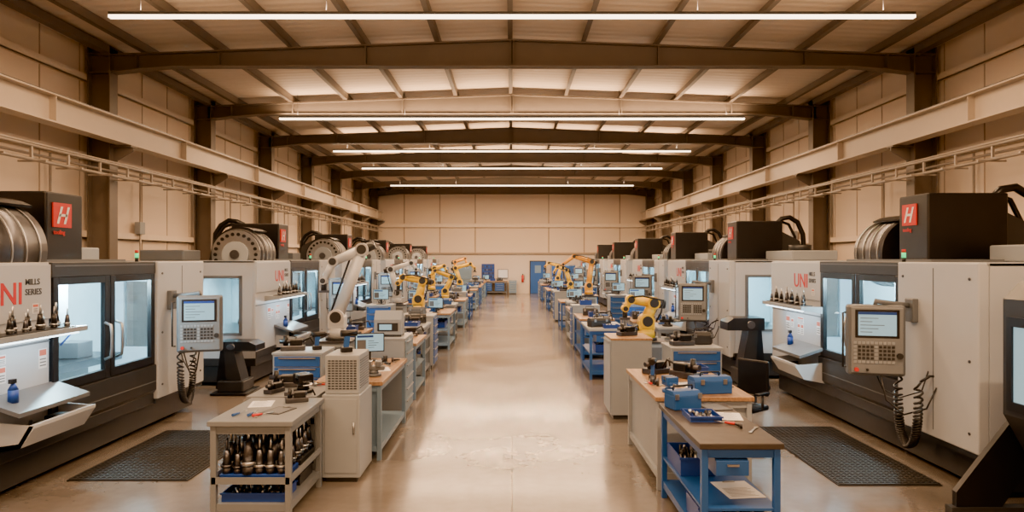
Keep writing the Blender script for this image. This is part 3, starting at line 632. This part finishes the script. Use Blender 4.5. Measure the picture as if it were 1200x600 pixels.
bench('workbench',1.45,2.2,12.9,14.4,0.97,'lgrey','blue',mid=[0.5],drawer=[(1.6,2.0,1)])
tray(1.8,13.3,0.502,0.4,0.5,0.15,'bin'); toolbox(1.7,13.35,0.971,0.3,'dark'); tray(1.9,13.06,0.971,0.3,0.2,0.07); machined(1.8,13.75,0.971,1.5,0.4); vise(1.9,14.15,0.971,0.3)
b=B()
for i in range(5):
    a=2*math.pi*i/5; b.tube([(0,0,0.12),(0.28*math.cos(a),0.28*math.sin(a),0.075)],0.018,'black',6); b.cyl((0.28*math.cos(a)-0.02,0.28*math.sin(a),0.03),(0.28*math.cos(a)+0.02,0.28*math.sin(a),0.03),0.03,'black',seg=10)
b.cyl((0,0,0.1),(0,0,0.46),0.025,'dsteel',seg=12); b.box(-0.23,0.23,-0.23,0.23,0.46,0.53,'black',0.03); b.box(-0.21,0.21,0.21,0.26,0.62,1.05,'black',0.02); b.tube([(0,0.1,0.47),(0,0.28,0.5),(0,0.27,0.75)],0.02,'black',8)
for q in (-1,1): b.tube([(q*0.2,0,0.48),(q*0.27,0,0.5),(q*0.27,0,0.68)],0.015,'black',6); b.box(q*0.27-0.03,q*0.27+0.03,-0.12,0.12,0.68,0.71,'black',0.01)
o=b.finish('office_chair'); o.location=(2.80,8.3,0); o.rotation_euler=(0,0,-0.9)

# far rows
def clutter(x0,x1,y0,y1,z):
    y=y0+0.22; z+=0.001
    while y<y1-0.15:
        x=random.uniform(x0+0.27,x1-0.27); c=random.random()
        if c<0.22: toolbox(x,y,z,random.uniform(-.2,.2),random.choice(['blue','mgrey','dark','dark']),0.34)
        elif c<0.36: monitor(x,y,z,random.uniform(-.4,.4))
        elif c<0.58: tray(x,y,z,0.3,0.25,0.12)
        elif c<0.8: vise(x,y,z,random.uniform(1.2,1.9),1.1,random.choice(['blue','dark','black']))
        else: machined(x,y,z,1.4,random.uniform(-.3,.3))
        y+=random.uniform(0.38,0.46)
rowL=[(14.3,15.0,'d'),(17.2,18.9,'b'),(19.2,20.3,'c'),(22.6,24.2,'b'),(24.6,25.2,'d'),(25.6,27.2,'k'),(30.0,31.5,'b'),(31.9,33.0,'c'),(33.6,35.2,'k'),(36.0,37.6,'b'),(38.2,39.0,'d'),(39.6,41.0,'b'),(41.4,42.6,'k')]
rowR=[(15.6,17.2,'k'),(17.5,18.1,'d'),(18.4,19.8,'b'),(20.2,21.4,'c'),(21.8,23.2,'k'),(24.9,25.6,'d'),(28.0,29.4,'c'),(29.8,31.4,'k'),(31.7,32.9,'b'),(36.0,37.6,'k'),(38.0,38.7,'d'),(39.4,41.0,'b')]
def rowitem(x0,x1,ya,yb,t,sx):
    if t=='b': bench('workbench',x0,x1,ya,yb,0.92,'wood','bluegrey' if sx<0 else 'lgrey',mid=[0.5],panel=None); clutter(x0,x1,ya,yb,0.92); tray((x0+x1)/2,(ya+yb)/2,0.502,0.4,0.6,0.15)
    elif t=='k': bench('workbench',x0,x1,ya,yb,0.92,'wood','blue',mid=[0.5],drawer=[(x0+0.15,x1-0.15,2)]); clutter(x0,x1,ya,yb,0.92)
    elif t=='c': bench('tool_cart',x0+0.1,x1-0.05,ya,yb,1.0,'lgrey','cgrey',mid=[0.45,0.72],lips=True); clutter(x0+0.1,x1-0.05,ya,yb,1.0); tray((x0+x1)/2,(ya+yb)/2,0.452,0.35,0.6,0.12)
    else: cabinet('drawer_cabinet',x0,x1-0.1,ya,yb,1.1,6,'lgrey','blue',side=-sx); clutter(x0,x1-0.1,ya,yb,1.1)
for sx,row in ((-1,rowL),(1,rowR)):
    for ya,yb,t in row:
        xi,xo=1.55,2.35
        x0,x1=(xi,xo) if sx>0 else (-xo,-xi)
        rowitem(x0,x1,ya,yb,t,sx)
for sx,row in ((-1,[(12.6,13.5,'k'),(21.0,22.4,'b'),(24.6,26.0,'k'),(32.0,33.4,'c'),(34.2,35.4,'b'),(37.6,39.0,'k')]),(1,[(12.9,13.9,'c'),(15.0,16.4,'b'),(25.6,27.0,'k'),(30.0,31.4,'b'),(32.5,33.6,'c'),(36.4,37.8,'k'),(39.5,41,'b')])):
    for ya,yb,t in row:
        x0,x1=(2.65,3.25) if sx>0 else (-3.35,-2.75)
        rowitem(x0,x1,ya,yb,t,sx)
for x,y in ((-3.3,17.2),(3.2,17.5),(-3.2,23.5),(3.4,21.8),(3.2,28.5),(-3.3,30.5),(3.2,35.0),(-3.2,36.5)):
    cabinet('drawer_cabinet',x-0.32,x+0.32,y-0.3,y+0.3,1.15,6,'lgrey','blue')
    monitor(x,y,1.151,-0.1)

# ---------------------------------------------------------------- back wall items
by=Y1-0.045
b=B(); b.box(1.16,2.24,by-0.06,by,0,2.16,'dark'); b.box(1.22,2.18,by-0.09,by-0.06,0.01,2.1,'blue',0.004); b.cyl((2.08,by-0.14,1.0),(2.08,by-0.09,1.0),0.02,'steel'); b.cyl((1.96,by-0.14,1.0),(2.10,by-0.14,1.0),0.014,'steel'); b.box(1.5,1.9,by-0.094,by-0.09,1.35,1.85,'bluegrey')
b.finish('door_1')
b=B(); b.box(-2.0,-1.15,by-0.05,by,0.95,1.95,'bin')
for i in range(6):
    for j in range(4): b.box(-1.93+i*0.13,-1.86+i*0.13,by-0.08,by-0.05,1.05+j*0.22,1.18+j*0.22,random.choice(['dark','dsteel','mgrey','blue']))
b.finish('tool_pegboard')
b=B(); b.box(-0.95,-0.25,by-0.03,by,1.0,1.6,'mgrey'); b.box(-0.91,-0.29,by-0.035,by-0.03,1.04,1.56,'paper'); b.box(-0.9,-0.3,by-0.08,by-0.03,0.98,1.0,'steel'); b.finish('whiteboard')
bench('workbench',-2.1,-0.3,44.1,44.75,0.85,'wood','mgrey',drawer=[(-1.9,-1.3,4),(-1.1,-0.5,4)]); monitor(-1.7,44.4,0.851); toolbox(-0.8,44.4,0.851,0,'dark'); tray(-1.25,44.4,0.851,0.35,0.3,0.15)
cabinet('storage_cabinet',-3.6,-2.6,44.1,44.75,1.9,2,'lgrey','bluegrey'); cabinet('storage_cabinet',2.55,3.3,44.1,44.75,1.9,2,'lgrey','blue'); cabinet('storage_cabinet',3.4,4.1,44.1,44.75,1.9,2,'lgrey','blue'); cabinet('drawer_cabinet',-0.2,0.3,44.2,44.75,0.9,5,'lgrey','bluegrey')
b=B(); b.cyl((0.7,by-0.10,0.75),(0.7,by-0.10,1.2),0.075,'red',seg=16); b.cyl((0.7,by-0.1,1.2),(0.7,by-0.1,1.3),0.03,'black',seg=10); b.box(0.67,0.73,by-0.03,by,0.9,1.15,'dark'); b.tube([(0.7,by-0.1,1.27),(0.82,by-0.1,1.2),(0.80,by-0.1,0.9)],0.012,'black'); b.finish('fire_extinguisher')

# ---------------------------------------------------------------- world, camera
w=bpy.data.worlds.new('world'); sc.world=w; w.use_nodes=True; w.node_tree.nodes['Background'].inputs[0].default_value=(0.8,0.6,0.4,1); w.node_tree.nodes['Background'].inputs[1].default_value=0.2
c=bpy.data.cameras.new('camera'); co=bpy.data.objects.new('camera',c); sc.collection.objects.link(co)
co.location=(0,0,2.3); co.rotation_euler=(math.pi/2,0,0); c.lens=24; c.sensor_width=36; c.shift_y=0.0025; c.clip_start=0.05; c.clip_end=200
sc.camera=co
sc.view_settings.view_transform='AgX'
try: sc.view_settings.look='AgX - Punchy'
except Exception as e: print(e)
sc.view_settings.exposure=1.05
